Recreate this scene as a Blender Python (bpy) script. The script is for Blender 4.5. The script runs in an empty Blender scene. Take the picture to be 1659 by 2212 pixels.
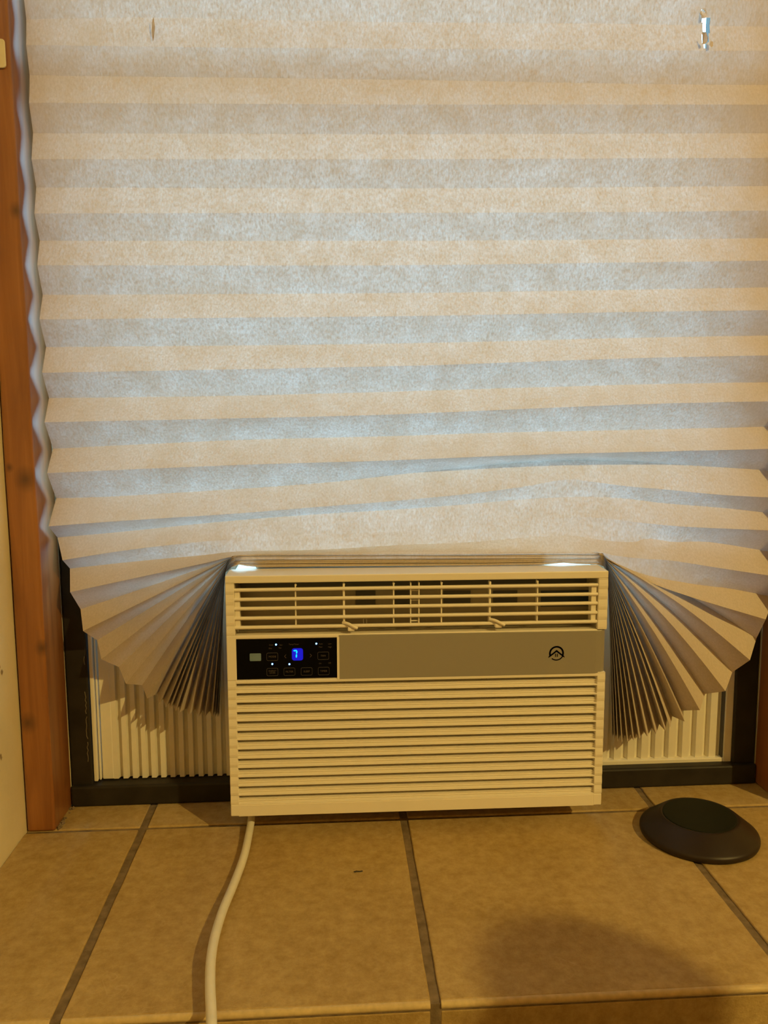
import bpy, bmesh, math, random
from mathutils import Vector, Matrix, noise
random.seed(7)
S = bpy.context.scene
COL = S.collection
# ------------------------------------------------------------ camera
F, YAW, PITCH, ROLL = 1768.0, .0609, .1221, -.0062
CAM = Vector((-.088, -1.0444, .5463))
cy, sy, cp, sp, cr, sr = math.cos(YAW), math.sin(YAW), math.cos(PITCH), math.sin(PITCH), math.cos(ROLL), math.sin(ROLL)
FW = Vector((sy*cp, cy*cp, -sp)); R0 = Vector((cy, -sy, 0)); U0 = R0.cross(FW)
RI = R0*cr + U0*sr; UP = -R0*sr + U0*cr
cd = bpy.data.cameras.new('camera'); cam = bpy.data.objects.new('camera', cd); COL.objects.link(cam)
cd.sensor_fit = 'VERTICAL'; cd.sensor_height = 36; cd.lens = F/2212*36; cd.clip_start = .02
cam.matrix_world = Matrix(((RI.x, UP.x, -FW.x, CAM.x), (RI.y, UP.y, -FW.y, CAM.y), (RI.z, UP.z, -FW.z, CAM.z), (0, 0, 0, 1)))
S.camera = cam
# ------------------------------------------------------------ world: overcast daylight outside the window
w = bpy.data.worlds.new('world'); S.world = w; w.use_nodes = True
nt = w.node_tree; nt.nodes.clear()
tc = nt.nodes.new('ShaderNodeTexCoord'); sx = nt.nodes.new('ShaderNodeSeparateXYZ'); rp = nt.nodes.new('ShaderNodeValToRGB')
bg = nt.nodes.new('ShaderNodeBackground'); wo = nt.nodes.new('ShaderNodeOutputWorld')
mr = nt.nodes.new('ShaderNodeMapRange'); mr.inputs[1].default_value = -1; mr.inputs[2].default_value = 1
nt.links.new(tc.outputs['Generated'], sx.inputs[0]); nt.links.new(sx.outputs[2], mr.inputs[0]); nt.links.new(mr.outputs[0], rp.inputs[0])
e = rp.color_ramp.elements
e[0].position = .44; e[0].color = (.20, .32, .40, 1); e[1].position = .53; e[1].color = (.44, .76, 1, 1)
nt.links.new(rp.outputs[0], bg.inputs[0]); bg.inputs[1].default_value = 8.5; nt.links.new(bg.outputs[0], wo.inputs[0])
# ------------------------------------------------------------ exposure
S.view_settings.view_transform = 'Standard'; S.view_settings.look = 'None'
S.view_settings.exposure = 0.0; S.view_settings.gamma = 1; S.view_settings.use_curve_mapping = False
S.cycles.use_denoising = True; S.cycles.max_bounces = 8; S.cycles.transparent_max_bounces = 12
S.cycles.sample_clamp_indirect = 6; S.cycles.caustics_reflective = False; S.cycles.caustics_refractive = False
LAMP = Vector((2.60, -3.40, 2.90)); LAMP_W = 470; LAMP_C = (1, .715, .21)

# ------------------------------------------------------------ helpers
def ray(px, py): return FW + RI*((px-829.5)/F) - UP*((py-1106)/F)
def at(px, py, Y):
    d = ray(px, py); return CAM + d*((Y-CAM.y)/d.y)
def onz(px, py, Z):
    d = ray(px, py); return CAM + d*((Z-CAM.z)/d.z)
def obj(name, bm, m, parent=None, smooth=False, bevel=0, seg=2, ang=40):
    me = bpy.data.meshes.new(name)
    if isinstance(bm, tuple): me.from_pydata(*bm)
    else:
        bmesh.ops.recalc_face_normals(bm, faces=bm.faces); bm.to_mesh(me); bm.free()
    me.materials.append(m)
    o = bpy.data.objects.new(name, me); COL.objects.link(o)
    if parent: o.parent = parent
    if smooth:
        for p in me.polygons: p.use_smooth = True
    if bevel:
        b = o.modifiers.new('bevel', 'BEVEL'); b.width = bevel; b.segments = seg; b.limit_method = 'ANGLE'; b.angle_limit = math.radians(ang)
    return o
def thing(name, label, cat, loc=(0, 0, 0), group=None):
    o = bpy.data.objects.new(name, None); COL.objects.link(o); o.location = loc; o.empty_display_size = .05
    o['label'] = label; o['category'] = cat
    if group: o['group'] = group
    return o
def tag(o, label, cat, group=None):
    o['label'] = label; o['category'] = cat
    if group: o['group'] = group
    return o
def struct(o): o['kind'] = 'structure'; return o
def bx(bm, x0, x1, y0, y1, z0, z1):
    vs = [bm.verts.new(p) for p in ((x0,y0,z0),(x1,y0,z0),(x1,y1,z0),(x0,y1,z0),(x0,y0,z1),(x1,y0,z1),(x1,y1,z1),(x0,y1,z1))]
    for f in ((0,3,2,1),(4,5,6,7),(0,1,5,4),(1,2,6,5),(2,3,7,6),(3,0,4,7)): bm.faces.new([vs[i] for i in f])
def box(*a):
    bm = bmesh.new(); bx(bm, *a); return bm
def extr_x(bm, prof, x0, x1):
    a = [bm.verts.new((x0, y, z)) for y, z in prof]; b = [bm.verts.new((x1, y, z)) for y, z in prof]
    n = len(prof)
    for i in range(n): bm.faces.new((a[i], a[(i+1) % n], b[(i+1) % n], b[i]))
    bm.faces.new(a[::-1]); bm.faces.new(b)
def extr_z(bm, prof, z0, z1):
    a = [bm.verts.new((x, y, z0)) for x, y in prof]; b = [bm.verts.new((x, y, z1)) for x, y in prof]
    n = len(prof)
    for i in range(n): bm.faces.new((a[i], a[(i+1) % n], b[(i+1) % n], b[i]))
    bm.faces.new(a[::-1]); bm.faces.new(b)
def extr_y(bm, prof, y0, y1):
    a = [bm.verts.new((x, y0, z)) for x, z in prof]; b = [bm.verts.new((x, y1, z)) for x, z in prof]
    n = len(prof)
    for i in range(n): bm.faces.new((a[i], a[(i+1) % n], b[(i+1) % n], b[i]))
    bm.faces.new(a[::-1]); bm.faces.new(b)
def lathe(bm, prof, seg=64, c=(0, 0, 0)):
    rings = []
    for r, z in prof:
        if r < 1e-6: rings.append([bm.verts.new((c[0], c[1], c[2]+z))])
        else: rings.append([bm.verts.new((c[0]+r*math.cos(2*math.pi*i/seg), c[1]+r*math.sin(2*math.pi*i/seg), c[2]+z)) for i in range(seg)])
    for a, b in zip(rings, rings[1:]):
        for i in range(seg):
            j = (i+1) % seg
            if len(a) == 1 and len(b) == 1: continue
            if len(a) == 1: bm.faces.new((a[0], b[i], b[j]))
            elif len(b) == 1: bm.faces.new((a[i], a[j], b[0]))
            else: bm.faces.new((a[i], a[j], b[j], b[i]))
def tube(bm, pts, r, n=14):
    up = Vector((0, 0, 1)); prev = None
    for i, p in enumerate(pts):
        t = (pts[min(i+1, len(pts)-1)] - pts[max(i-1, 0)]).normalized()
        s = t.cross(up if abs(t.z) < .9 else Vector((1, 0, 0))).normalized(); q = s.cross(t)
        ring = [bm.verts.new(p + (s*math.cos(2*math.pi*k/n) + q*math.sin(2*math.pi*k/n))*r) for k in range(n)]
        if prev:
            for k in range(n): bm.faces.new((prev[k], prev[(k+1) % n], ring[(k+1) % n], ring[k]))
        else: bm.faces.new(ring[::-1])
        prev = ring
    bm.faces.new(prev)
def catmull(P, n):
    out = []
    for i in range(len(P)-1):
        p0, p1, p2, p3 = P[max(i-1, 0)], P[i], P[i+1], P[min(i+2, len(P)-1)]
        for k in range(n):
            t = k/n; out.append(.5*((2*p1)+(p2-p0)*t+(2*p0-5*p1+4*p2-p3)*t*t+(3*p1-p0-3*p2+p3)*t**3))
    out.append(P[-1].copy()); return out

# ------------------------------------------------------------ materials
class M:
    def __init__(s, name):
        s.m = bpy.data.materials.new(name); s.m.use_nodes = True; s.t = s.m.node_tree
        s.b = s.t.nodes['Principled BSDF']; s.o = s.t.nodes['Material Output']
    def n(s, kind, **k):
        x = s.t.nodes.new(kind)
        for a, v in k.items():
            if isinstance(v, (bpy.types.NodeSocket,)): s.t.links.new(v, x.inputs[a.replace('_', ' ')])
            elif a.replace('_', ' ') in x.inputs: x.inputs[a.replace('_', ' ')].default_value = v
            else: setattr(x, a, v)
        return x
    def l(s, a, b): s.t.links.new(a, b)
def noise_n(m, vec, scale, detail=4, rough=.5, dist=0):
    x = m.n('ShaderNodeTexNoise', Scale=scale, Detail=detail, Roughness=rough, Distortion=dist)
    m.l(vec, x.inputs['Vector']); return x.outputs['Fac']
def objvec(m, sc=(1, 1, 1)):
    c = m.n('ShaderNodeTexCoord'); mp = m.n('ShaderNodeMapping'); mp.inputs['Scale'].default_value = sc
    m.l(c.outputs['Object'], mp.inputs[0]); return mp.outputs[0]
def geovec(m, sc=(1, 1, 1)):
    c = m.n('ShaderNodeNewGeometry'); mp = m.n('ShaderNodeMapping'); mp.inputs['Scale'].default_value = sc
    m.l(c.outputs['Position'], mp.inputs[0]); return mp.outputs[0]
def ramp(m, fac, stops):
    r = m.n('ShaderNodeValToRGB'); m.l(fac, r.inputs[0]); e = r.color_ramp.elements
    while len(e) < len(stops): e.new(.5)
    for el, (p, c) in zip(e, stops): el.position = p; el.color = (*c, 1)
    return r.outputs[0]
def mix(m, fac, a, b, mode='MIX'):
    x = m.n('ShaderNodeMix', data_type='RGBA', blend_type=mode)
    for s_, v in ((x.inputs[0], fac), (x.inputs[6], a), (x.inputs[7], b)):
        if isinstance(v, bpy.types.NodeSocket): m.l(v, s_)
        elif isinstance(v, (int, float)): s_.default_value = v
        else: s_.default_value = (*v, 1)
    return x.outputs[2]
def bump(m, h, strength, dist):
    b = m.n('ShaderNodeBump', Strength=strength, Distance=dist); m.l(h, b.inputs['Height']); m.l(b.outputs[0], m.b.inputs['Normal'])
def plain(name, c, rough=.5, spec=.4, metal=0, var=.04, vs=60):
    m = M(name); f = noise_n(m, geovec(m), vs)
    m.l(ramp(m, f, ((.3, tuple(v*(1-var) for v in c)), (.7, tuple(min(1, v*(1+var)) for v in c)))), m.b.inputs['Base Color'])
    m.b.inputs['Roughness'].default_value = rough; m.b.inputs['Specular IOR Level'].default_value = spec; m.b.inputs['Metallic'].default_value = metal
    return m.m
def emit(name, c, st):
    m = M(name); m.b.inputs['Base Color'].default_value = (0, 0, 0, 1)
    m.b.inputs['Emission Color'].default_value = (*c, 1); m.b.inputs['Emission Strength'].default_value = st; return m.m

ac_white = plain('ac_plastic', (.84, .79, .70), .42, .4, var=.01)
ac_dark = plain('ac_interior', (.10, .10, .10), .6)
ac_coil = plain('ac_vent_back', (.42, .38, .30), .6)
silver = plain('silver_strip', (.40, .38, .33), .38, .5, .35, var=.02, vs=9)
gloss_black = plain('panel_black', (.0015, .0015, .002), .35, .12)
print_black = plain('emblem_black', (.004, .004, .004), .7, .1)
print_grey = plain('button_print', (.10, .08, .07), .6)
print_dim = plain('button_outline', (.16, .15, .13), .6)
label_mat = plain('panel_sensor', (.17, .26, .34), .5)
vinyl_black = plain('window_frame_dark', (.022, .018, .014), .5, .3, var=.3, vs=30)
vinyl_white = plain('accordion_vinyl', (.80, .76, .66), .45, .4, var=.02)
grey_rib = plain('accordion_rib_grey', (.50, .49, .45), .5, .4, var=.02)
puck_mat = plain('puck_body', (.018, .010, .006), .45, .4, var=.1)
puck_top = plain('puck_top', (.010, .012, .006), .6, .2, var=.1)
cord_mat = plain('cord_white', (.80, .78, .70), .45)
plate_mat = plain('plate_cream', (.70, .64, .48), .5)
grey_floor = plain('room_floor', (.10, .06, .03), .6)
ceil_mat = plain('ceiling_boards', (.20, .11, .05), .8)
room_wood = plain('room_boards', (.16, .09, .04), .7)
crumb_mat = plain('crumb', (.03, .028, .03), .8)
led_mat = emit('led_blue', (.12, .35, 1), 9)
digit_mat = emit('digit_blue', (.0, .32, 1), 2.6)
glow_mat = emit('display_blue', (.002, .004, .55), 1.0)
cloth_mat = plain('cloth_grey', (.12, .12, .14), .9)
hair_mat = plain('hair_brown', (.06, .035, .02), .7)

# plaster
m = M('plaster_cream'); v = geovec(m); f = noise_n(m, v, 9, 6)
spots = noise_n(m, v, 45, 3)
base = ramp(m, f, ((.3, (.76, .68, .46)), (.7, (.86, .78, .56))))
m.l(mix(m, ramp(m, spots, ((.70, (0, 0, 0)), (.74, (1, 1, 1)))), base, (.30, .22, .12)), m.b.inputs['Base Color'])
m.b.inputs['Roughness'].default_value = .7; bump(m, noise_n(m, v, 120, 5), .25, .002); plaster = m.m

# tile
m = M('tile_ceramic'); v = geovec(m)
big = noise_n(m, v, 7, 5, .55, .6); mid = noise_n(m, v, 70, 8, .75); fine = noise_n(m, v, 420, 3, .6)
c1 = ramp(m, big, ((.32, (.40, .265, .085)), (.5, (.46, .32, .115)), (.68, (.54, .39, .165))))
c2 = mix(m, .38, c1, ramp(m, mid, ((.36, (.27, .17, .05)), (.64, (.66, .50, .24)))))
vn = noise_n(m, geovec(m, (3.2, 5.0, 3)), 2.1, 4, .6, 1.0)
vein = ramp(m, vn, ((.4965, (0, 0, 0)), (.5, (1, 1, 1)), (.5035, (0, 0, 0))))
gate = ramp(m, noise_n(m, v, 9, 1), ((.55, (0, 0, 0)), (.66, (1, 1, 1))))
vg = mix(m, 1, vein, gate, 'MULTIPLY')
vfac = m.n('ShaderNodeMath', operation='MULTIPLY'); m.l(vg, vfac.inputs[0]); vfac.inputs[1].default_value = .18
m.l(mix(m, vfac.outputs[0], c2, (.85, .68, .42)), m.b.inputs['Base Color'])
m.b.inputs['Roughness'].default_value = .52; m.b.inputs['Specular IOR Level'].default_value = .35
ad = m.n('ShaderNodeMath', operation='ADD'); m.l(mid, ad.inputs[0]); m.l(fine, ad.inputs[1]); bump(m, ad.outputs[0], .5, .0012)
tile_mat = m.m
edge_mat = plain('tile_edge_highlight', (.60, .46, .23), .5, .45, var=.12, vs=150)  # paler than the tiles: light caught on the rounded edge, put into the colour
m = M('grout'); v = geovec(m)
m.l(ramp(m, noise_n(m, v, 90, 5), ((.3, (.15, .105, .055)), (.7, (.26, .19, .11)))), m.b.inputs['Base Color'])
m.b.inputs['Roughness'].default_value = .9; bump(m, noise_n(m, v, 500, 4), .5, .001); grout_mat = m.m

# pine with knots at given places
def pine(name, knots, tint=1):
    m = M(name); v = geovec(m, (1, 1, .06)); g = noise_n(m, v, 75, 6, .6, .8)
    blot = noise_n(m, geovec(m, (1, 1, .35)), 12, 4, .5)
    c = ramp(m, g, ((.3, (.20*tint, .060*tint, .008)), (.5, (.33*tint, .115*tint, .018)), (.7, (.47*tint, .19*tint, .038))))
    c = mix(m, .4, c, ramp(m, blot, ((.3, (.20*tint, .055*tint, .008)), (.7, (.48*tint, .19*tint, .04)))))
    for (kx, ky, kz, kr) in knots:
        gp = m.n('ShaderNodeNewGeometry'); mp = m.n('ShaderNodeMapping'); mp.vector_type = 'TEXTURE'
        mp.inputs['Location'].default_value = (kx, ky, kz); mp.inputs['Scale'].default_value = (kr, kr, kr*1.2)
        m.l(gp.outputs['Position'], mp.inputs[0]); ln = m.n('ShaderNodeVectorMath', operation='LENGTH'); m.l(mp.outputs[0], ln.inputs[0])
        c = mix(m, ramp(m, ln.outputs['Value'], ((.1, (.75, .75, .75)), (1, (0, 0, 0)))), c, (.05, .016, .004))
    m.l(c, m.b.inputs['Base Color']); m.b.inputs['Roughness'].default_value = .5; m.b.inputs['Specular IOR Level'].default_value = .5; m.b.inputs['Coat Weight'].default_value = 1; m.b.inputs['Coat Roughness'].default_value = .33
    bump(m, g, .2, .0010); return m.m

# translucent pleated paper
m = M('pleated_paper'); m.t.nodes.remove(m.b)
v = geovec(m, (1, 1, 1)); fib = noise_n(m, geovec(m, (1, 1, .45)), 420, 3, .65); mot = noise_n(m, v, 28, 4, .55)
tr_c = mix(m, 1, ramp(m, fib, ((.32, (.42, .42, .41)), (.70, (1, 1, 1)))), ramp(m, mot, ((.35, (.74, .73, .70)), (.7, (1, 1, 1)))), 'MULTIPLY')
df = m.n('ShaderNodeBsdfDiffuse'); df.inputs[0].default_value = (.68, .59, .51, 1)
tr = m.n('ShaderNodeBsdfTranslucent'); m.l(mix(m, 1, tr_c, (.98, .92, .91), 'MULTIPLY'), tr.inputs[0])
mx = m.n('ShaderNodeMixShader'); mx.inputs[0].default_value = .185; m.l(df.outputs[0], mx.inputs[1]); m.l(tr.outputs[0], mx.inputs[2])
bp_ = m.n('ShaderNodeBump', Strength=.25, Distance=.0006); m.l(fib, bp_.inputs['Height']); m.l(bp_.outputs[0], df.inputs['Normal'])
m.l(mx.outputs[0], m.o.inputs[0]); paper = m.m
# window glass
m = M('window_glass'); m.t.nodes.remove(m.b)
ta = m.n('ShaderNodeBsdfTransparent'); gl = m.n('ShaderNodeBsdfGlossy'); gl.inputs['Roughness'].default_value = .02
ta.inputs[0].default_value = (.93, .97, .96, 1); mx = m.n('ShaderNodeMixShader'); mx.inputs[0].default_value = .06
m.l(ta.outputs[0], mx.inputs[1]); m.l(gl.outputs[0], mx.inputs[2]); m.l(mx.outputs[0], m.o.inputs[0]); glass = m.m

# ------------------------------------------------------------ the room
WL, WR = -.499, 3.4; PL, PR = -.4607, .525; HEAD = 1.46; FL = -.40; CE = 3.1
wl = struct(obj('wall_left', box(WL-.15, WL, -4.3, .30, FL, CE), plaster))
struct(obj('wall_right', box(WR, WR+.1, -4.3, .30, FL, CE), room_wood))
struct(obj('wall_back', box(WL-.15, WR+.1, -4.4, -4.3, FL, CE), room_wood))
bm = bmesh.new()
bx(bm, PR+.085, WR, .0, .28, -.001, CE); bx(bm, WL, PR+.085, .0, .28, HEAD+.08, CE); bx(bm, WL, PL-.001, .0725, .28, -.001, CE); bx(bm, PR+.001, PR+.09, .0725, .28, -.001, CE); struct(obj('wall_window', bm, plaster))
struct(obj('ceiling', box(WL-.15, WR+.1, -4.4, .30, CE, CE+.1), ceil_mat))
struct(obj('floor', box(WL-.15, WR+.1, -4.4, -.348, FL-.1, FL), grey_floor))
# tiled platform: bed of grout, tiles proud of it
P, PF, G = .3472, .3445, .0050
bed = struct(obj('platform', box(WL-.01, WR, -PF-.0025, .30, FL, -.0022), grout_mat))
def tile(x0, x1, y0, y1, rot=0):
    bm = bmesh.new(); bx(bm, x0, x1, y0, y1, -.008, 0)
    bmesh.ops.subdivide_edges(bm, edges=[e for e in bm.edges if abs(e.verts[0].co.z-e.verts[1].co.z) < 1e-6 and e.verts[0].co.z > -.001], cuts=10, use_grid_fill=True)
    for vv in bm.verts:                                             # slightly wavering pressed edges
        n = noise.noise(Vector((vv.co.x*40, vv.co.y*40, 3)))*.0009
        if abs(vv.co.x-x0) < 1e-5 or abs(vv.co.x-x1) < 1e-5: vv.co.x += n
        if abs(vv.co.y-y0) < 1e-5 or abs(vv.co.y-y1) < 1e-5: vv.co.y += n
    return obj('tile', bm, tile_mat, bed, bevel=.0016, seg=3)
xs = [-2*P, -P, 0, P, 2*P, 3*P]
for a, b in zip(xs, xs[1:]):
    a_, b_ = max(a+G, WL+.0005), b-G
    tile(a_, b_, -PF, -.0035)
    tile(a_, b_, .0035, .0715)
    bm = bmesh.new(); bx(bm, a_, b_, -PF-.0030, -PF+.004, -.30, -.0092)         # riser tile
    obj('riser_tile', bm, tile_mat, bed, bevel=.0012, seg=3)
    bm = bmesh.new(); prof = [(-PF+.0005, -.0002), (-PF+.0005, -.0065), (-PF-.0040, -.0065)]            # rounded nosing
    for k in range(9):
        t = math.pi*.5*k/8; prof.append((-PF-.0005-.0042*math.cos(t), -.0044+.0043*math.sin(t)))
    extr_x(bm, prof, a_, b_); obj('edge_tile', bm, edge_mat, bed, bevel=.0006)

# posts (timber jambs) and head
def post(nm, x0, x1, kn):
    bm = bmesh.new(); bx(bm, x0, x1, .0, .072, 0, HEAD)
    vert = [e for e in bm.edges if abs(e.verts[0].co.z-e.verts[1].co.z) > .1]
    bmesh.ops.subdivide_edges(bm, edges=vert, cuts=60)
    for vv in bm.verts: vv.co.x += .0012*noise.noise(Vector((3, vv.co.y*8, vv.co.z*7)))
    o = obj(nm, bm, pine(nm+'_pine', kn, .85), bevel=.003, seg=3); return struct(o)
def kn(px, py, r, Y=0): q = at(px, py, Y); return (q.x, q.y, q.z, r)
post('trim_1', WL+.0022, PL, [kn(35, 455, .010), kn(55, 1035, .016), kn(91, 1400, .011), kn(60, 1562, .014), kn(155, 1690, .012, .05), kn(20, 1010, .006), kn(70, 690, .007, .012)])
post('trim_2', PR, PR+.085, [kn(1640, 1500, .012)])
struct(obj('trim_3', box(WL, PR+.085, 0, .072, HEAD, HEAD+.08), pine('head_pine', []), bevel=.003))
bm = bmesh.new()      # crumbling mortar at the foot of the left post
for k in range(26):
    q = Vector((PL+.0005+random.random()*.004, .004+.066*random.random(), .0005)); r = .0008+random.random()*.0022
    s_ = bmesh.ops.create_icosphere(bm, subdivisions=1, radius=r, matrix=Matrix.Translation(q))
    for vv in s_['verts']: vv.co += Vector((random.uniform(-1, 1), random.uniform(-1, 1), random.uniform(-1, 1)))*r*.35
o = obj('mortar_crumbs', bm, grout_mat, bed); o['kind'] = 'stuff'
q = at(4, 117, 0)
bm = bmesh.new(); prof = []
for cx_, cz_, a0 in ((.0055, .0125, 0), (-.0055, .0125, 90), (-.0055, -.0125, 180), (.0055, -.0125, 270)):
    for k in range(5): a = math.radians(a0+k*22.5); prof.append((cx_+.0035*math.cos(a), cz_+.0035*math.sin(a)))
extr_y(bm, prof, -.003, -.0002)
o = obj('bracket', bm, plate_mat, bevel=.0006); o.location = (q.x-.0042, 0, q.z)
tag(o, 'small cream rounded plate on the left timber post near the top', 'bracket')

# window: dark frame, sash resting on the air conditioner, glass, white inner track
FI, FR, FY = -.4313, .4915, .072
win = struct(bpy.data.objects.new('window_1', None)); COL.objects.link(win)
def wpart(n, m_, *a, bevel=.0015): return obj(n, box(*a), m_, win, bevel=bevel)
wpart('bottom_rail', vinyl_black, PL+.0005, PR-.0005, FY-.008, .16, .0005, .0300, bevel=.003)
wpart('leak_block', vinyl_black, FI-.002, FR+.002, .0945, .100, .0290, .0420, bevel=.0005)  # added unseen strip that stops daylight leaking under the side panels
wpart('side_rail', vinyl_black, PL+.0003, FI, FY, .16, .0005, HEAD-.001, bevel=.002)
wpart('side_rail', vinyl_black, FR, PR-.0003, FY, .16, .0005, HEAD-.001, bevel=.002)
wpart('head_rail', vinyl_black, FI, FR, FY, .16, HEAD-.04, HEAD-.001)
SZ = .352
wpart('sash_rail', vinyl_black, FI+.001, FR-.001, .120, .145, SZ, SZ+.020)
wpart('sash_rail', vinyl_black, FI+.001, FR-.001, .080, .120, .948, .990)
for a, b in ((FI+.001, FI+.014), (FR-.050, FR-.001)): wpart('sash_stile', vinyl_black, a, b, .115, .145, SZ+.020, .950)
for a, b in ((FI+.001, FI+.014), (FR-.050, FR-.001)): wpart('sash_stile', vinyl_black, a, b, .120, .150, .995, HEAD-.041)
wpart('glass_pane', glass, FI+.014, FR-.050, .128, .132, SZ+.020, .950, bevel=0)
wpart('glass_pane', glass, FI+.014, FR-.050, .135, .139, .995, HEAD-.041, bevel=0)

bm = bmesh.new()      # dried sealant along the dark side rail
for y0_, y1_ in ((1494, 1545), (1548, 1600), (1603, 1648), (1418, 1440)):
    pts = [at(181+ (yy-1420)*.042 + random.uniform(-1.6, 1.6), yy, FY-.0002) for yy in range(y0_, y1_, 6)]
    tube(bm, pts, .0006, 6)
o = obj('sealant_smear', bm, plain('sealant', (.16, .13, .08), .7), win); o['kind'] = 'stuff'
# ------------------------------------------------------------ air conditioner
AX, AZ, AY = .0160, .0310, -.040          # centre of the front, bottom edge, front plane
ROT = .0045
ac = thing('window_air_conditioner', 'cream window air conditioner with blue lit display, standing in the window opening', 'air conditioner', (AX, AY, AZ))
ac.rotation_euler = (0, ROT, 0)
HW, HH = .2418, .3135
def A(px, py, y=0):
    q = at(px, py, AY+y); x, z = q.x-AX, q.z-AZ
    return x + z*0 - ROT*z, z + ROT*x
def slatZ(px, py): return A(px, py)[1]
# housing behind the front
bm = bmesh.new(); bx(bm, -HW+.006, HW-.006, .043, .46, .004, HH-.0004); obj('housing', bm, ac_white, ac, bevel=.004)
# front shell
vx0, vz1 = A(505, 1262); vx1, _ = A(1294, 1248); _, vz0 = A(505, 1375)
vz1 = A(620, 1259)[1]; vz0 = A(620, 1372)[1]
gz1 = A(700, 1474)[1]; gz0 = A(700, 1733)[1]; gx0 = A(513, 1600)[0]; gx1 = A(1286, 1600)[0]
bz1 = A(620, 1380)[1]; bz0 = A(620, 1468)[1]
bm = bmesh.new()
bx(bm, -HW, HW, .0, .0435, vz1, HH)                     # top bar
bx(bm, -HW, gx1, .0, .030, 0, gz0)                       # bottom bar
bx(bm, gx1-.001, HW, .0, .030, 0, gz0)
bx(bm, gx0-.001, gx1+.001, .0, .02, gz1, bz0)
bx(bm, vx0-.001, vx1+.001, .0012, .02, bz1, vz0)
bx(bm, vx0-.002, gx1+.002, .0025, .02, bz0-.001, bz1+.001)
obj('front_shell', bm, ac_white, ac, bevel=.0012, seg=2)
# scalloped side columns
def column(x0, x1, z0, z1, per, y0=0.0):
    prof = [(.0435, z0), (y0, z0)]; z = z0; n = max(1, round((z1-z0)/per)); per = (z1-z0)/n
    for k in range(n):
        zz = z0+k*per
        prof += [(y0+.0002, zz+per*.06), (y0-.0002, zz+per*.25), (y0+.0000, zz+per*.55), (y0+.0007, zz+per*.92)]
    prof += [(y0, z1), (.0435, z1)]
    bm = bmesh.new(); extr_x(bm, prof, x0, x1); return bm
PER = (A(700, 1482)[1]-A(700, 1742)[1])/13.0
for a, b, c in ((-HW, gx0, -1), (gx1, HW, 1)):
    obj('side_column', column(a, b, gz0, bz0+.001, PER), ac_white, ac, bevel=.0008, seg=1)
    obj('side_column', column(a, vx0 if c < 0 else b, vz0, vz1, PER) if c < 0 else column(vx1, b, vz0, vz1, PER), ac_white, ac, bevel=.0008, seg=1)
obj('side_column', box(-HW, vx0+.001, 0, .0435, bz0, vz0), ac_white, ac, bevel=.0008)
# inside of the upper outlet
bm = bmesh.new(); bx(bm, vx0-.002, vx1+.002, .040, .042, vz0-.004, vz1+.004); obj('outlet_back', bm, ac_coil, ac)
bm = bmesh.new(); bx(bm, vx0-.003, vx0+.0005, .004, .041, vz0-.002, vz1+.002); bx(bm, vx1-.0005, vx1+.003, .004, .041, vz0-.002, vz1+.002)
bx(bm, vx0, vx1, .02, .041, vz0-.005, vz0-.001); obj('outlet_wall', bm, ac_coil, ac)
for a, b in ((768, 811), (853, 887), (958, 1016), (1065, 1117), (1168, 1272)):
    xa, _ = A(a, 1290, .04); xb, _ = A(b, 1290, .04); za = A(a, 1276, .04)[1]; zb = A(a, 1310, .04)[1]
    bm = bmesh.new(); bx(bm, xa, xb, .0388, .0399, zb, za); obj('slot_shade_plate', bm, ac_dark if b < 1200 else plain('outlet_dark_blue', (.05, .07, .10), .3), ac)  # flat dark plates; the shade inside the openings is put into the colour
bm = bmesh.new()
bx(bm, vx0+.004, vx1-.004, .037, .0395, A(620, 1262, .04)[1]-.003, A(620, 1262, .04)[1]+.004); obj('outlet_lip', bm, ac_dark, ac)
# louvre assembly
lv = obj('louver_frame', box(A(506, 1300)[0], A(517, 1300)[0], .0035, .016, A(620, 1360)[1], A(620, 1274)[1]), ac_white, ac, bevel=.0006)
obj('louver_end', box(A(1279, 1300)[0], A(1291, 1300)[0], .0035, .016, A(620, 1360)[1], A(620, 1274)[1]), ac_white, lv, bevel=.0006)
lx0, lx1 = A(505, 1300)[0], A(1292, 1300)[0]
for k, py in enumerate((1275.5, 1296, 1316, 1337, 1357)):
    z = A(520, py)[1]; h = .0025
    prof = [(.0008, z-h*.6), (.0002, z), (.0008, z+h*.55), (.0024, z+h*.85), (.0110, z+h*.15), (.0110, z-h*.9), (.0025, z-h*.95)]
    bm = bmesh.new(); extr_x(bm, prof, lx0, lx1); obj('louver', bm, ac_white, lv, bevel=.0003, seg=1)
for px, wd in ((638, .0008), (743, .0013), (851, .0008), (888, .0007), (906, .0007), (955, .0008), (1060, .0013), (1163, .0008)):
    x = A(px, 1300)[0]; bm = bmesh.new(); bx(bm, x-wd, x+wd, .0045, .013, A(520, 1358)[1], A(520, 1266)[1]); obj('louver_divider', bm, ac_white, lv, bevel=.0003)
for px, py in ((758, 1352), (1075, 1345)):        # finger tabs
    x, z = A(px, py); bm = bmesh.new()
    pts = [Vector((x-.010, .004, z+.0035)), Vector((x-.004, -.001, z+.0032)), Vector((x+.003, -.005, z+.0005)), Vector((x+.008, -.005, z-.0020))]
    tube(bm, catmull(pts, 5), .0021, 8); o = obj('louver_tab', bm, ac_white, lv, smooth=True)
    bm = bmesh.new(); bx(bm, x-.004, x+.005, -.004, .004, z-.006, z-.001); obj('louver_tab', bm, ac_white, lv, bevel=.0012)
for py_ in (1278, 1290, 1299, 1311, 1344):
    xa, z = A(889, py_); xb, _ = A(906, py_); bm = bmesh.new(); bx(bm, xa, xb, .007, .010, z-.0006, z+.0006); obj('louver_clip', bm, ac_white, lv)
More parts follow.
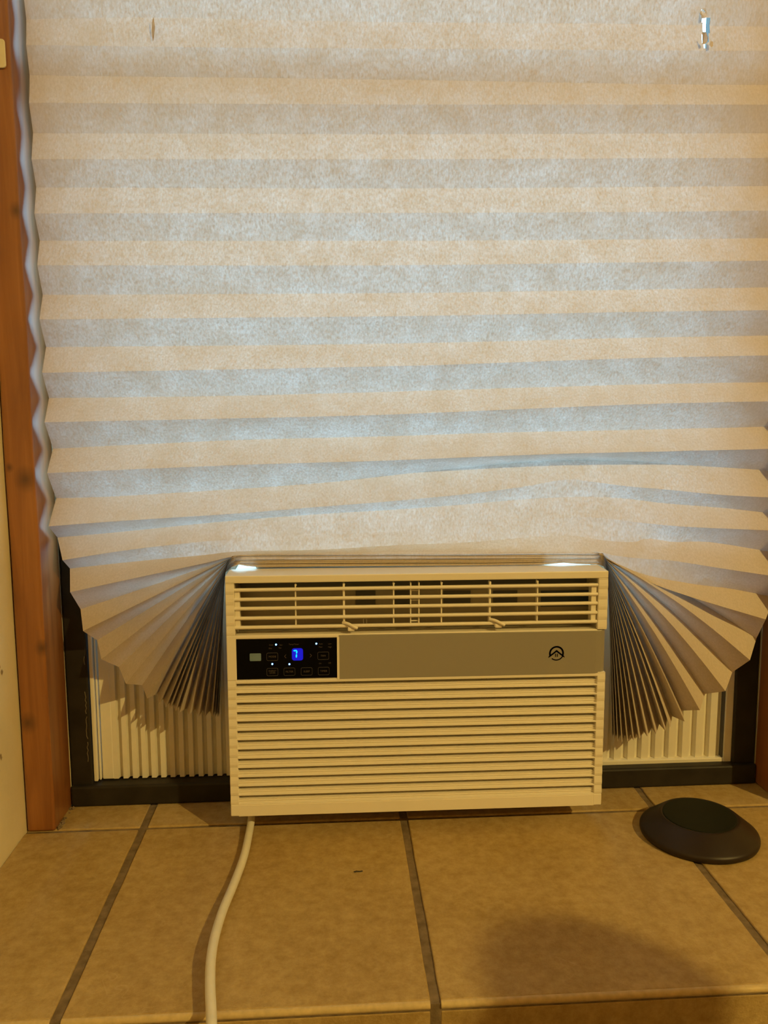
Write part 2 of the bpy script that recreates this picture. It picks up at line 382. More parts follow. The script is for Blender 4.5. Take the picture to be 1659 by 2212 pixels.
for px in (638, 743, 851, 955, 1060, 1163):
    x, z = A(px, 1270); z = A(520, 1267.5)[1]; bm = bmesh.new(); bmesh.ops.create_icosphere(bm, subdivisions=2, radius=.0016, matrix=Matrix.Translation((x, .006, z))); obj('louver_pin', bm, ac_white, lv, smooth=True)
for px in (785, 792):
    x, z = A(px, 1342, .02); bm = bmesh.new(); bx(bm, x-.0004, x+.0004, .016, .020, z-.002, z+.003); obj('outlet_pin', bm, ac_white, lv)
# silver strip, divider and control panel
px0, px1 = A(510, 1420)[0], A(728, 1420)[0]; cz1, cz0 = A(620, 1380)[1], A(620, 1468)[1]
sx0, sx1 = A(733, 1400)[0], A(1303, 1400)[0]
bm = bmesh.new()
prof = [(sx0, .020), (sx0, -.0001), (sx1-.010, -.0001), (sx1-.002, .0012), (HW-.001, .0050), (HW-.0003, .0435), (HW-.004, .0435), (HW-.006, .020)]
sz1, sz0 = A(733, 1372)[1], A(733, 1467)[1]
extr_z(bm, prof, sz0, sz1); obj('silver_strip', bm, silver, ac, bevel=.0004)
bm = bmesh.new(); bx(bm, px1, sx0, -.0004, .02, sz0-.001, cz1+.001); obj('divider_trim', bm, ac_white, ac, bevel=.0004)
cpn = obj('control_panel', box(px0, px1, .0008, .012, cz0+.001, cz1-.0003), gloss_black, ac, bevel=.0004)
PY = .0007
def flat(name, pts, m_, par, y=PY, th=.00025, inner=None):
    bm = bmesh.new(); n = len(pts)
    if inner:
        for yy, fl in ((y-th, 0),):
            a = [bm.verts.new((x, y-th, z)) for x, z in pts]; b = [bm.verts.new((x, y-th, z)) for x, z in inner]
            c = [bm.verts.new((x, y, z)) for x, z in pts]; d = [bm.verts.new((x, y, z)) for x, z in inner]
            for i in range(n):
                j = (i+1) % n; bm.faces.new((a[i], a[j], b[j], b[i])); bm.faces.new((a[i], c[i], c[j], a[j])); bm.faces.new((b[i], b[j], d[j], d[i]))
    else: extr_y(bm, pts, y-th, y)
    return obj(name, bm, m_, par)
def rrect(x, z, w_, h_, r):
    out = []
    for cx_, cz_, a0 in ((x+w_/2-r, z+h_/2-r, 0), (x-w_/2+r, z+h_/2-r, 90), (x-w_/2+r, z-h_/2+r, 180), (x+w_/2-r, z-h_/2+r, 270)):
        for k in range(5): a = math.radians(a0+22.5*k); out.append((cx_+r*math.cos(a), cz_+r*math.sin(a)))
    return out
def text(s_, px, py, h, m_, par, name='printed_text', wmax=None):
    c = bpy.data.curves.new('t', 'FONT'); c.body = s_; c.size = h*1.37; c.align_x = 'CENTER'; c.align_y = 'CENTER'; c.extrude = .00008; c.resolution_u = 2
    t = bpy.data.objects.new('t', c); COL.objects.link(t); bpy.context.view_layer.update()
    me = bpy.data.meshes.new_from_object(t.evaluated_get(bpy.context.evaluated_depsgraph_get())); bpy.data.objects.remove(t)
    me.materials.clear(); me.materials.append(m_)
    x, z = A(px, py) if not isinstance(px, tuple) else px
    wd = max(v_.co.x for v_ in me.vertices)-min(v_.co.x for v_ in me.vertices); k = 1 if not wmax or wd < wmax else wmax/wd
    for v_ in me.vertices: v_.co = Vector((x+v_.co.x*k, PY-.00022-v_.co.z, z+v_.co.y))
    o = bpy.data.objects.new(name, me); COL.objects.link(o); o.parent = par; return o
def Z5(zx, zy): return 500+zx*240/1659., 1360+zy*120/830.     # a spot on the panel
for s_, zx, zy in (('MODE', 610, 408), ('FAN', 1372, 393), ('ENERGY\nSAVER', 612, 636), ('FILTER', 866, 632), ('SLEEP', 1122, 628), ('TIMER', 1377, 622)):
    x, z = A(*Z5(zx, zy))
    flat('button', rrect(x, z, .0141, .0100, .0018), print_dim, cpn, inner=rrect(x, z, .0137, .0096, .0016))
    text(s_, *Z5(zx, zy), .0019 if '\n' in s_ else .0024, print_grey, cpn, wmax=.0112)
for s_, zx, zy in (('Cool', 590, 232), ('Eco', 738, 232), ('Dry', 580, 283), ('Fan', 725, 276), ('Temp/Timer', 930, 222), ('Auto', 1333, 215), ('Low', 1468, 213), ('Med', 1330, 262), ('High', 1470, 262), ('On', 1325, 508), ('Off', 1465, 502)):
    text(s_, *Z5(zx, zy), .0018, print_grey, cpn)
for sgn, zx in ((-1, 800), (1, 1187)):
    x, z = A(*Z5(zx, 402 if sgn < 0 else 390)); a = .0011
    flat('arrow_key', [(x+sgn*a, z), (x-sgn*a, z+.0024), (x-sgn*(a+.0004), z+.0020), (x+sgn*(a-.0006), z), (x-sgn*(a+.0004), z-.0020), (x-sgn*a, z-.0024)], print_grey, cpn)
for zx, zy in ((665, 226), (1267, 212), (609, 517), (865, 519)):
    x, z = A(*Z5(zx, zy)); flat('indicator_light', [(x+.0011*math.cos(a*math.pi/6), z+.0011*math.sin(a*math.pi/6)) for a in range(12)], led_mat, cpn, th=.0004)
x, z = A(*Z5(357, 415)); flat('label_sticker', rrect(x, z, .0142, .0098, .0012), label_mat, cpn)
x, z = A(*Z5(985, 372)); flat('display_window', rrect(x, z, .0140, .0158, .003), glow_mat, cpn)
dx, dz = A(*Z5(948, 310)); w7 = .0009
def seg(a, b, r=w7):
    ax, az = A(*Z5(*a)); bx_, bz_ = A(*Z5(*b)); d = Vector((bx_-ax, bz_-az)); L = d.length; d /= L; n_ = Vector((-d.y, d.x))
    p = [(ax, az), (ax+d.x*r+n_.x*r, az+d.y*r+n_.y*r), (bx_-d.x*r+n_.x*r, bz_-d.y*r+n_.y*r), (bx_, bz_), (bx_-d.x*r-n_.x*r, bz_-d.y*r-n_.y*r), (ax+d.x*r-n_.x*r, az+d.y*r-n_.y*r)]
    flat('digit_segment', p, digit_mat, cpn, y=PY-.0003)
seg((922, 318), (978, 312)); seg((977, 314), (971, 362)); seg((971, 366), (968, 422))
# emblem: ring, roof chevron and two strokes
ex, ez = A(1202, 1411); eR = .0096; EY = .0002
def arc(a0, a1, ro, ri, n=40):
    o_ = [(ex+ro*math.cos(math.radians(a0+(a1-a0)*k/n)), ez+ro*math.sin(math.radians(a0+(a1-a0)*k/n))) for k in range(n+1)]
    i_ = [(ex+ri*math.cos(math.radians(a1-(a1-a0)*k/n)), ez+ri*math.sin(math.radians(a1-(a1-a0)*k/n))) for k in range(n+1)]
    return o_+i_
def strip(name, outer, n, par):
    bm = bmesh.new(); k = n+1; o_ = outer[:k]; i_ = outer[k:][::-1]
    a = [bm.verts.new((x, EY-.0006, z)) for x, z in o_]; b = [bm.verts.new((x, EY-.0006, z)) for x, z in i_]
    for j in range(n): bm.faces.new((a[j], a[j+1], b[j+1], b[j]))
    bmesh.ops.solidify(bm, geom=bm.faces[:], thickness=.0002)
    return obj(name, bm, print_black, par)
emb = strip('emblem', arc(-20, 205, eR, eR*.78), 40, ac)
strip('emblem_mark', arc(228, 352, eR, eR*.86), 40, emb)
k = eR
roof = [(ex-1.15*k, ez-.62*k), (ex-1.02*k, ez-.38*k), (ex, ez+.46*k), (ex+1.02*k, ez-.38*k), (ex+1.15*k, ez-.62*k), (ex+.90*k, ez-.50*k), (ex, ez+.20*k), (ex-.90*k, ez-.50*k)]
bm = bmesh.new(); vsA = [bm.verts.new((x, EY-.0007, z)) for x, z in roof]
for f_ in ((0, 1, 7), (1, 2, 6, 7), (2, 3, 5, 6), (3, 4, 5)): bm.faces.new([vsA[i] for i in f_])
bmesh.ops.solidify(bm, geom=bm.faces[:], thickness=.0002); obj('emblem_mark', bm, print_black, emb)
for s_ in (-1, 1): bm = bmesh.new(); bx(bm, ex+s_*.13*k-.05*k, ex+s_*.13*k+.05*k, EY-.0009, EY-.0006, ez-.48*k, ez-.06*k); obj('emblem_mark', bm, print_black, emb)
# intake grille
bm = bmesh.new(); bx(bm, gx0-.001, gx1+.001, .0245, .026, gz0-.002, gz1+.002); obj('filter_back', bm, ac_dark, ac)
gtop = A(700, 1479.5)[1]; gap = .0047
for k_ in range(14):
    zt = gtop-.0008-k_*PER; h = PER-gap if k_ < 13 else PER*.55
    if k_ == 13: prof = [(.020, zt-.001), (.0020, zt-.0004), (.0006, zt-.002), (.0000, zt-h-.004), (.02, zt-h-.004)]
    else: prof = [(.020, zt-.0000), (.0034, zt-.0006), (.0028, zt-.0011), (.0046, zt-h*.36), (.0030, zt-h*.43), (.0030, zt-h*.48), (.0046, zt-h*.74), (.0006, zt-h*.84), (.0000, zt-h*.90), (.0004, zt-h-.0004), (.020, zt-h+.0020)]
    bm = bmesh.new(); extr_x(bm, prof, gx0-.0005, gx1+.0005); obj('grille_slat', bm, ac_white, ac, bevel=.0002, seg=1)
for px in (735, 745, 1043, 1053):
    x = A(px, 1600)[0]; bm = bmesh.new(); bx(bm, x-.0008, x+.0008, .012, .020, gz0, gz1); obj('grille_rib', bm, ac_coil, ac)
# accordion side panels (children of the unit) with their white tracks
def LX(px, py=1600, Y=.085): return at(px, py, Y).x
inv = ac
def acc(name, xa, xb, n, lit, grey=None):
    bm = bmesh.new(); z0, z1 = .0298, .352; st = (xb-xa)/n; prof = []
    for k in range(n):
        x = xa+k*st; prof += [(x, .0900), (x+st*.10, .0835), (x+st*.60, .0835), (x+st*.70, .0900), (x+st*.97, .0905)]
    prof += [(xb, .090), (xb, .0935), (xa, .0935)]
    prof = [(x-AX, y-AY) for x, y in prof]; extr_z(bm, prof, z0-AZ, z1-AZ)
    o = obj(name, bm, vinyl_white, ac); return o
a1, a2 = LX(241), AX-HW+.004
acc('accordion_panel', a1, a2, 14, 0)
b1, b2 = AX+HW-.004, LX(1557)
acc('accordion_panel', b1, b2, 11, 0)
def track(x0, x1, y0, y1, z0=.0298, z1=.352, nm='panel_track', m_=None): return obj(nm, box(x0-AX, x1-AX, y0-AY, y1-AY, z0-AZ, z1-AZ), m_ or vinyl_white, ac, bevel=.0012)
track(FI+.0006, FI+.006, .076, .1); track(FI+.0072, FI+.0095, .080, .1); track(FI+.0108, a1+.0015, .083, .1)
track(b2+.0015, b2+.0135, .078, .1); track(b2+.0145, b2+.0165, .083, .1); track(b2+.0175, FR-.0006, .080, .1)
track(b2+.0002, b2+.0012, .0805, .1, .036, .34, 'track_seal', ac_dark)
track(b1, FR-.001, .079, .1, .0298, .0375)

# ------------------------------------------------------------ pleated paper shade
# every fold is a polyline of picture-measured spots set at real distances: (px, py, Y)
NL, NC, NR = 22, 46, 22
XLB, XRB, PLX, PRX = -.4518, .5210, -.2255, .2575
def px_of(X, Z, Y):
    d = Vector((X, Y, Z))-CAM; return 829.5+F*d.dot(RI)/d.dot(FW), 1106-F*d.dot(UP)/d.dot(FW)
upper = [  # ridge? , Y at left, then (px,py)
 ('v', [(50,-200),(850,-196),(1650,-186)]), ('r', [(50,-145),(850,-138),(1650,-132)]), ('v', [(50,-84),(850,-78),(1650,-68)]),
 ('r', [(50,-26),(850,-18),(1650,-12)]), ('v', [(52,42),(330,38),(850,48),(1300,51),(1650,58)]), ('r', [(55,97),(500,103),(850,105),(1300,108),(1650,110)]),
 ('v', [(57,163),(850,172),(1350,181),(1650,184)]), ('r', [(58,222),(850,226),(1650,226)]), ('v', [(60,288),(850,290),(1650,288)]),
 ('r', [(62,344),(850,344),(1650,341)]), ('v', [(66,405),(850,407),(1359,404),(1650,402)]), ('r', [(70,461),(850,460),(1359,458),(1650,455)]),
 ('v', [(74,520),(850,520),(1359,517),(1650,515)]), ('r', [(76,573),(850,573),(1359,567),(1650,563)]), ('v', [(79,637),(850,633),(1359,626),(1650,621)]),
 ('r', [(84,690),(850,683),(1359,674),(1650,670)]), ('v', [(88,750),(850,742),(1359,730),(1650,725)]), ('r', [(91,805),(850,791),(1359,774),(1650,768)]),
 ('v', [(94,860),(500,855),(850,846),(1359,831),(1650,826)]), ('r', [(97,912),(500,904),(850,895),(1359,874),(1650,867)]),
 ('v', [(101,970),(500,951),(850,942),(1100,934),(1350,929),(1650,922)]), ('r', [(103,1022),(500,1005),(830,995),(1000,988),(1190,981),(1350,977),(1650,970)]),
 ('v', [(105,1077),(250,1072),(500,1057),(700,1043),(871,1024),(1000,1011),(1127,999),(1253,994),(1350,996),(1458,1003),(1657,1016)]),
]
folds = []
def interp(P, x):
    if x <= P[0][0]: a, b = P[0], P[1]
    elif x >= P[-1][0]: a, b = P[-2], P[-1]
    else:
        for a, b in zip(P, P[1:]):
            if a[0] <= x <= b[0]: break
    t = (x-a[0])/(b[0]-a[0]); return a[1]+(b[1]-a[1])*t
def smoothP(P):
    if len(P) < 4: return P
    C = catmull([Vector((x, y, 0)) for x, y in P], 6); return [(c.x, c.y) for c in C]
TEAR_PX = (1512, 1515, 1518, 1521, 1524, 1527, 1530, 1533, 1536)
us = [k/(3*NL) for k in range(NL)] + [1/3+k/(3*NC) for k in range(NC)] + [2/3+k/(3*NR) for k in range(NR+1)]
def X_of_u(u, xl=XLB, xr=XRB):
    if u <= 1/3: return xl+(PLX-xl)*u*3
    if u <= 2/3: return PLX+(PRX-PLX)*(u-1/3)*3
    return PRX+(xr-PRX)*(u-2/3)*3
def u_of_X(X): return 2/3+(X-PRX)/(XRB-PRX)/3
us += [u_of_X(at(p, 60, .034).x) for p in TEAR_PX]
us = sorted(us)
def yfold(kind, i, u):
    depth = .0018+.00035*i if i < 12 else .0060+.0009*(i-12)
    base = .032
    return base + (-depth if kind == 'r' else depth)
nU = len(upper)
for i, (kd, P_) in enumerate(upper):
    SP = smoothP(P_); row = []
    for u in us:
        Y = yfold(kd, i, u)+.0012*noise.noise(Vector((u*7, i*.31, 1.7)))
        X = X_of_u(u)
        if u < 1e-6: X += .0012*noise.noise(Vector((i*1.7, 0, 0)))
        if u > 1-1e-6: X += .0012*noise.noise(Vector((i*1.7, 5, 0)))
        z = .5
        for _ in range(4):
            px, py = px_of(X, z, Y); z = at(px, interp(SP, px)+.5*noise.noise(Vector((u*16, i*.9, 8))), Y).z
        row.append(Vector((X, Y, z)))
    folds.append(row)
# lower folds: control points with explicit distances, u given by segment
lower = [
 ('r', [(105,1137,.018)], [(250,1126,.020),(500,1110,.024),(700,1094,.024),(830,1084,.024),(1000,1068,.025),(1127,1052,.027),(1221,1036,.031),(1274,1040,.031),(1350,1050,.026),(1433,1057,.024),(1558,1069,.022)], [(1675,1075,.020)]),
 ('v', [(124,1161,.046)], [(250,1150,.042),(500,1125,.038),(700,1110,.036),(850,1101,.036),(1000,1090,.036),(1127,1079,.036),(1253,1073,.036),(1350,1077,.037),(1433,1087,.038),(1558,1097,.040)], [(1676,1110,.042)]),
 ('r', [(135,1210,.020)], [(300,1185,.022),(500,1165,.025),(700,1155,.027),(850,1148,.027),(1000,1138,.027),(1127,1128,.027),(1253,1117,.027),(1350,1125,.026),(1383,1129,.025),(1483,1138,.022)], [(1672,1146,.018)]),
 ('v', [(151,1228,.045)], [(300,1212,.040),(440,1199,.030),(520,1191,.022),(700,1187,.020),(850,1178,.020),(1000,1172,.020),(1127,1162,.020),(1232,1157,.020),(1309,1168,.022),(1369,1171,.026),(1400,1163,.030),(1458,1171,.036),(1533,1171,.040)], [(1676,1194,.044)]),
 ('r', [(151.5,1279,.018)], [(300,1247,.013),(440,1217,.008),(500,1203,.006),(560,1199,.005),(700,1195,.005),(900,1192,.005),(1100,1193,.005),(1280,1192,.005),(1320,1199,.008),(1386,1207,.014),(1450,1211,.018),(1560,1228,.018)], [(1674,1245,.016)]),
]
# fan + stack folds
Lr = [(179.5,1363),(219,1424),(272,1477),(318,1509),(342,1522),(358,1528),(367,1531),(379,1536),(388,1539),(409,1544),(430,1547),(443,1548),(459,1548),(465,1549),(470,1549),(474,1549)]
Lv = [(174,1316),(210,1383),(257,1441),(307,1480),(340,1498),(352,1510),(366,1518),(374,1522),(387,1526),(403,1530),(421,1532),(438,1534),(453,1536),(464,1538),(469,1539),(473,1540)]
Rr = [(1654,1338),(1620,1426),(1567,1493),(1512,1534),(1479,1559),(1448,1572),(1437,1579),(1417,1586),(1398,1591),(1381,1597),(1368,1600),(1355,1603),(1343,1604),(1334,1602),(1327,1600),(1321,1596)]
Rv = [(1672,1290),(1634,1379),(1582,1452),(1523,1499),(1473,1535),(1452,1547),(1441,1554),(1424,1564),(1408,1572),(1390,1579),(1375,1584),(1362,1587),(1350,1588),(1340,1588),(1331,1586),(1324,1583)]
NF = len(Lr); YC = .0065
for i in range(NF):
    for kd in ('v', 'r'):
        t = (i+(0 if kd == 'v' else .5))/NF
        sy_ = 1197+t*27.5                     # height in the stack
        kL = Lv[i] if kd == 'v' else Lr[i]; kR = Rv[i] if kd == 'v' else Rr[i]
        ye = .046 if kd == 'v' else .018
        if i > 5: ye = .043 if kd == 'v' else .016
        ys = (.0060 if i % 5 == 2 else .0032) if kd == 'v' else .0026+.0008*noise.noise(Vector((i*2.3, 0, 0)))
        pl = (497-12*t, 1205+34*t); pr = (1306+6*t, 1201+36*t)
        yp = .013 if kd == 'v' else .0025
        # a mid point of each fan line, slightly bowed
        def midp(e_, p_, s_, bow, k): return (p_[0]+(e_[0]-p_[0])*s_+bow[0]*k, p_[1]+(e_[1]-p_[1])*s_+bow[1]*k)
        steep = t
        mL = [(*midp(kL, pl, s_, (-3, 2), math.sin(s_*math.pi)*(1-t)*1.5), yp+(ye-yp)*min(1, s_*1.3)) for s_ in (.75, .5, .25, .1)]
        mR = [(*midp(kR, pr, s_, (4, -8 if i < 3 else -3), math.sin(s_*math.pi)*(1.4-t)), yp+(ye-yp)*min(1, s_*1.3)) for s_ in (.1, .25, .5, .75)]
        if i == 0:
            if kd == 'v': mR = [(1330,1217,.010),(1400,1243,.020),(1500,1262,.034),(1580,1272,.042)]
            else: mR = [(1312,1213,.004),(1346,1228,.008),(1395,1255,.012),(1500,1292,.016)]
        stk = [(505+4*t, sy_+1.5-4*t*(1 if i > 8 else 0)+2*(1-t), ys)] + [(x_, sy_+k2+.7*noise.noise(Vector((x_*.013, i*.8, 2 if kd == 'v' else 4))), ys+.0008*noise.noise(Vector((x_*.02, i*.7, 9)))) for x_, k2 in ((560, .8), (650, 0), (750, -.5), (850, -1), (950, -1), (1050, -1.5), (1150, -2.5), (1230, -3), (1285, -2.5), (1300, -3-t))]
        if t > .55:
            w_ = (t-.55)/.45
            stk = [(q[0], q[1]-w_*(3.5*math.exp(-((q[0]-520)/16)**2)+5.5*math.exp(-((q[0]-1215)/26)**2)), q[2]) for q in stk[:1]+[(520, stk[1][1], ys), (542, stk[1][1], ys)]+stk[1:8]+[(1190, stk[8][1], ys), (1212, stk[8][1]-.3, ys)]+stk[8:]]
        lower.append((kd, [(*kL, ye)]+mL+[(*pl, yp)], stk, [(*pr, yp)]+mR+[(*kR, ye)], 'fan'))
def resample(P, n, cubic=True):
    C = catmull(P, 8) if cubic else P
    L = [0]
    for a, b in zip(C, C[1:]): L.append(L[-1]+(b-a).length)
    out = []; j = 0
    for f_ in n:
        s_ = f_*L[-1]
        while j < len(L)-2 and L[j+1] < s_: j += 1
        t = (s_-L[j])/max(1e-9, L[j+1]-L[j]); out.append(C[j].lerp(C[j+1], t))
    return out
uL = [u*3 for u in us if u < 1/3-1e-6]; uC = [(u-1/3)*3 for u in us if 1/3-1e-6 <= u < 2/3-1e-6]; uR = [(u-2/3)*3 for u in us if u >= 2/3-1e-6]
for li, fd in enumerate(lower):
    if len(fd) == 5:
        l_, c_, r_ = [[at(*q) for q in seg_] for seg_ in fd[1:4]]
        C = [l_[-1]]+c_+[r_[0]]
        row = resample(l_, uL) + resample(C, uC) + resample(r_, uR)
    else:
        Pp = [at(*q) for q in fd[1]+fd[2]+fd[3]]; C = catmull(Pp, 8)
        xl, xr = Pp[0].x, Pp[-1].x; row = []
        for u in us:
            X = X_of_u(u, xl, xr); j = 0
            while j < len(C)-2 and C[j+1].x < X: j += 1
            t = (X-C[j].x)/(C[j+1].x-C[j].x); q = C[j].lerp(C[j+1], max(0, min(1, t))); row.append(Vector((X, q.y, q.z)))
    folds.append(row)
verts = []; faces = []
NV = 5                                   # rows across one face, for slight wrinkling
def tear(c):                             # is this spot inside the torn hole (world X,Z -> picture-measured outline)
    px, py = px_of(c.x, c.z, c.y)
    if 20 < py < 40: return 1516-(py-40)*-.0 - (40-py)*.12 < px < 1522+(py-20)*.22 and px > 1514
    if 40 <= py < 72: return 1517 < px < 1533
    if 72 <= py < 92: return 1517 < px < 1531
    if 92 <= py < 103: return 1519 < px < 1527
    return False
W_ = len(us); rows = []
for i in range(len(folds)-1):
    a, b = folds[i], folds[i+1]; fan = i >= nU+len(lower)-2*NF-1
    sub = 20 if i in (3, 4) else NV
    for k in range(sub):
        t = k/sub; r_ = []
        for j in range(W_):
            q = a[j].lerp(b[j], t)
            if 0 < k and not fan:
                q.y += .0011*math.sin(math.pi*t)*noise.noise(Vector((q.x*9, q.z*14, 4.2)))+.0006*math.sin(math.pi*t)*noise.noise(Vector((q.x*40, q.z*40, 1)))
            r_.append(q)
        rows.append(r_)
rows.append(folds[-1])
for r_ in rows:                          # the sheet lies on the unit's top, not in it
    for q in r_:
        top = AZ+HH-ROT*(q.x-AX)+.0007
        side = HW+.0014-abs(q.x-AX)
        if side > 0 and q.y > AY-.001 and q.z < top:
            if top-q.z < max(.004, side) and top-q.z < .013: q.z = top
            else: q.x = AX+math.copysign(HW+.0014, q.x-AX)
for r_ in rows: verts += [tuple(q) for q in r_]
for i in range(len(rows)-1):
    for j in range(W_-1):
        c = (rows[i][j]+rows[i][j+1]+rows[i+1][j]+rows[i+1][j+1])/4
        if c.z > .9 and c.x > .3 and tear(c): continue
        faces.append((i*W_+j, i*W_+j+1, (i+1)*W_+j+1, (i+1)*W_+j))
shade = thing('pleated_shade', 'torn white pleated paper shade bunched up on the air conditioner, hanging in fans beside it', 'window shade', (.03, .032, folds[0][0].z))
def rel(vs): return [(x-.03, y-.032, z-folds[0][0].z) for x, y, z in vs]
obj('pleated_sheet', (rel(verts), [], faces), paper, shade)
zt_ = folds[0][0].z
bl, br_ = at(552, 1205, .010), at(1178, 1205, .010)
obj('light_block_bar', box(bl.x-.03, br_.x-.03, .0085-.032, .024-.032, .3460-zt_, .3590-zt_), plate_mat, shade, bevel=.001)  # added bar, hidden behind the stack to keep daylight from shining through
def flap(pts, Y, name='torn_flap'):
    bm = bmesh.new(); n = len(pts)
    c = [at(x, y, Y+dy) for x, y, dy in pts]; bm.faces.new([bm.verts.new(q-Vector((.03, .032, folds[0][0].z))) for q in c])
    obj(name, bm, paper, shade)
flap([(1519,17,0),(1512,27,-.002),(1516,40,-.004),(1523,39,-.006),(1528,37,-.003),(1524,24,0)], .0335)
flap([(1517,69,-.002),(1525,69,-.006),(1530,82,-.006),(1528,90,-.004),(1522,96,-.004),(1517,95,-.002)], .026)
flap([(1534,88,0),(1540,90,-.001),(1541,99,-.003),(1536,102,-.004),(1532,97,-.002)], .026)
flap([(331,36,0),(333,46,-.001),(335,58,-.003),(333,78,-.003),(330,91,-.0005),(328,70,.0005),(328,48,.0005)], .0268, 'slit_edge')

# ------------------------------------------------------------ power cord
cpx = [(546,1745,.016),(543,1768,.012),(538,1800,.007),(527,1850,.0055),(505,1910,.006),(482,1965,.009),(465,2020,.013),(456,2070,.015),(454,2125,.014),(456,2180,.013),(457,2222,.012)]
pts = [onz(*q) for q in cpx]; pts[0] = Vector((pts[1].x, .0, .020))
e_ = pts[-1]; pts += [Vector((e_.x+.001, e_.y-.014, .003)), Vector((e_.x+.003, e_.y-.022, -.03)), Vector((e_.x+.006, e_.y-.024, -.15)), Vector((e_.x+.010, e_.y-.03, -.28)), Vector((e_.x+.03, e_.y-.08, FL+.006)), Vector((e_.x+.3, e_.y-.3, FL+.006))]
bm = bmesh.new(); tube(bm, catmull(pts, 10), .0049, 16)
tag(obj('power_cord', bm, cord_mat, smooth=True), 'white power cord running from under the air conditioner across the tiles', 'cord')

# ------------------------------------------------------------ round puck
pc = onz(1509, 1797, .004)
pk = thing('round_puck', 'dark brown round flat puck with raised disc, standing on tiles at the right', 'puck', (pc.x, pc.y, 0))
bm = bmesh.new(); lathe(bm, [(0, .0003), (.0690, .0003), (.0722, .0012), (.0732, .004), (.0732, .0065), (.0724, .0085), (.0705, .0100), (.0500, .0262), (.0482, .0272), (.0465, .0274), (.0455, .0268), (0, .0268)], 96)
obj('body', bm, puck_mat, pk, smooth=True, ang=30)
bm = bmesh.new(); lathe(bm, [(0, .0266), (.0452, .0266), (.0450, .0274), (.0440, .0277), (0, .0277)], 96); obj('top_disc', bm, puck_top, pk, smooth=False)
# crumb
c0 = onz(774, 1882, .001); bm = bmesh.new()
for k in range(5):
    q = Vector((-.004+.002*k, random.uniform(-.0006, .0006), .0006)); s_ = bmesh.ops.create_icosphere(bm, subdivisions=1, radius=.0013, matrix=Matrix.Translation(q) @ Matrix.Diagonal((1.3, .8, .5, 1)))
o = obj('crumb', bm, crumb_mat); o.location = (c0.x, c0.y, .0002); tag(o, 'tiny black fleck of debris on the middle tile in front of the air conditioner', 'debris')

# ------------------------------------------------------------ ceiling lamp behind the viewer
lp = thing('pendant_lamp', 'pendant lamp hanging from the ceiling behind the viewer', 'lamp', (LAMP.x, LAMP.y, LAMP.z))
bm = bmesh.new(); lathe(bm, [(.02, .13), (.05, .12), (.16, .03), (.158, .028), (.05, .112), (.02, .12)], 32); obj('lamp_shade', bm, plate_mat, lp, smooth=True)
bm = bmesh.new(); lathe(bm, [(0, .13), (.004, .13), (.004, CE-LAMP.z), (0, CE-LAMP.z)], 8); obj('lamp_cord', bm, ac_dark, lp)
L = bpy.data.lights.new('lamp_light', 'POINT'); L.energy = LAMP_W; L.color = LAMP_C; L.shadow_soft_size = .035
lo = bpy.data.objects.new('lamp_light', L); COL.objects.link(lo); lo.parent = lp

# ------------------------------------------------------------ the person taking the picture, kneeling behind the camera to the right
pr_ = thing('person', 'person in dark clothes kneeling behind the viewer, one arm stretched forward', 'person', (1.02, -1.62, FL))
J = dict(pelvis=(1.02,-1.70,.02,.13), belly=(1.00,-1.62,.22,.125), chest=(.98,-1.50,.48,.17), neckb=(.965,-1.42,.70,.09), neck=(.955,-1.375,.76,.060), head=(.925,-1.295,.858,.081), crown=(.920,-1.28,.915,.067),
 shL=(.80,-1.45,.58,.06), elL=(.52,-1.30,.45,.042), wrL=(.29,-1.22,.44,.028), haL=(.21,-1.20,.45,.030),
 shR=(1.13,-1.50,.57,.06), elR=(1.22,-1.42,.30,.042), wrR=(1.12,-1.25,.14,.028), haR=(1.09,-1.18,.10,.030),
 hipL=(.93,-1.70,-.02,.095), knL=(.86,-1.32,-.30,.065), anL=(.90,-1.74,-.345,.042), toL=(.90,-1.88,-.37,.028),
 hipR=(1.12,-1.72,-.02,.095), knR=(1.22,-1.34,-.30,.065), anR=(1.18,-1.76,-.345,.042), toR=(1.18,-1.90,-.37,.028))
names = list(J); ed = [('pelvis','belly'),('belly','chest'),('chest','neckb'),('neckb','neck'),('neck','head'),('head','crown'),('neckb','shL'),('shL','elL'),('elL','wrL'),('wrL','haL'),
 ('neckb','shR'),('shR','elR'),('elR','wrR'),('wrR','haR'),('pelvis','hipL'),('hipL','knL'),('knL','anL'),('anL','toL'),('pelvis','hipR'),('hipR','knR'),('knR','anR'),('anR','toR')]
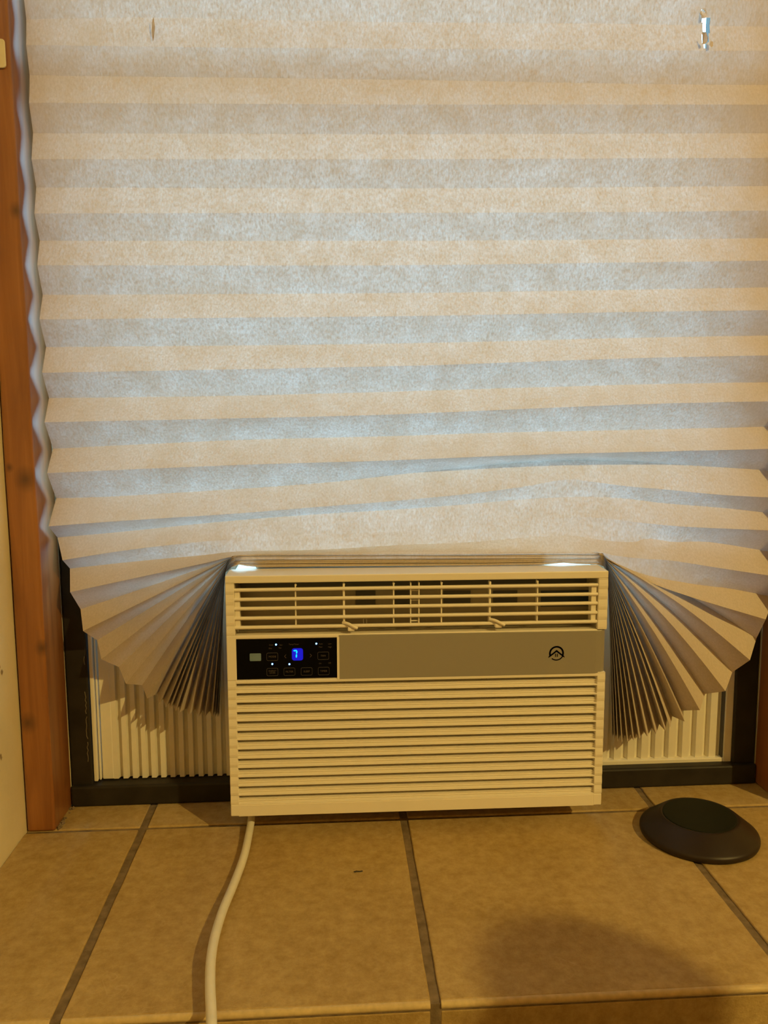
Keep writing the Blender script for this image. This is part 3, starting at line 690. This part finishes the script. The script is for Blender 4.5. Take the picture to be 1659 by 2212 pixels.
vs_ = [tuple(J[n][:3]) for n in names]; rad = [J[n][3] for n in names]; es = [(names.index(a), names.index(b)) for a, b in ed]
for h, dr in (('haL', Vector((-1, .12, 0))), ('haR', Vector((-.3, .9, -.4)))):
    dr.normalize(); up_ = Vector((0, 0, 1)); sd = dr.cross(up_).normalized(); b0 = Vector(J[h][:3])
    for k, (ln, off) in enumerate(((.070, .027), (.080, .009), (.075, -.009), (.060, -.026), (.050, .040))):
        a_ = b0+sd*off*.9; t_ = dr if k < 4 else (dr*.5+sd*.85).normalized()
        i0 = len(vs_); q1 = a_+t_*ln*.55; q2 = a_+t_*ln*.95-up_*.018
        vs_ += [tuple(q1), tuple(q2)]; rad += [.0095, .008]; es += [(names.index(h), i0), (i0, i0+1)]
me = bpy.data.meshes.new('body'); me.from_pydata([(x-1.02, y+1.62, z-FL) for x, y, z in vs_], es, []); me.materials.append(cloth_mat)
bo = bpy.data.objects.new('body', me); COL.objects.link(bo); bo.parent = pr_
sk = bo.modifiers.new('skin', 'SKIN'); sk.use_smooth_shade = True
for v_, r_ in zip(me.skin_vertices[0].data, rad): v_.radius = (r_, r_)
me.skin_vertices[0].data[0].use_root = True
sb = bo.modifiers.new('sub', 'SUBSURF'); sb.levels = sb.render_levels = 1
m = M('skin_and_cloth'); gp = m.n('ShaderNodeNewGeometry'); sz = m.n('ShaderNodeSeparateXYZ'); m.l(gp.outputs['Position'], sz.inputs[0])
m.l(ramp(m, sz.outputs[2], ((.735, (.10, .10, .12)), (.745, (.50, .30, .20)))), m.b.inputs['Base Color']); m.b.inputs['Roughness'].default_value = .7
me.materials.clear(); me.materials.append(m.m)
bm = bmesh.new(); bmesh.ops.create_icosphere(bm, subdivisions=3, radius=1)
for v_ in bm.verts:
    c = v_.co; k = .072+.002*noise.noise(c*5)
    v_.co = Vector((c.x*k-.100, c.y*.078+.320-(.012 if c.y < 0 else .0), c.z*.068+.887-FL+.0)) if c.z > -.1 or c.y < -.2 else Vector((c.x*.05-.080, c.y*.04+.30, .915-FL))
obj('hair', bm, hair_mat, pr_, smooth=True)
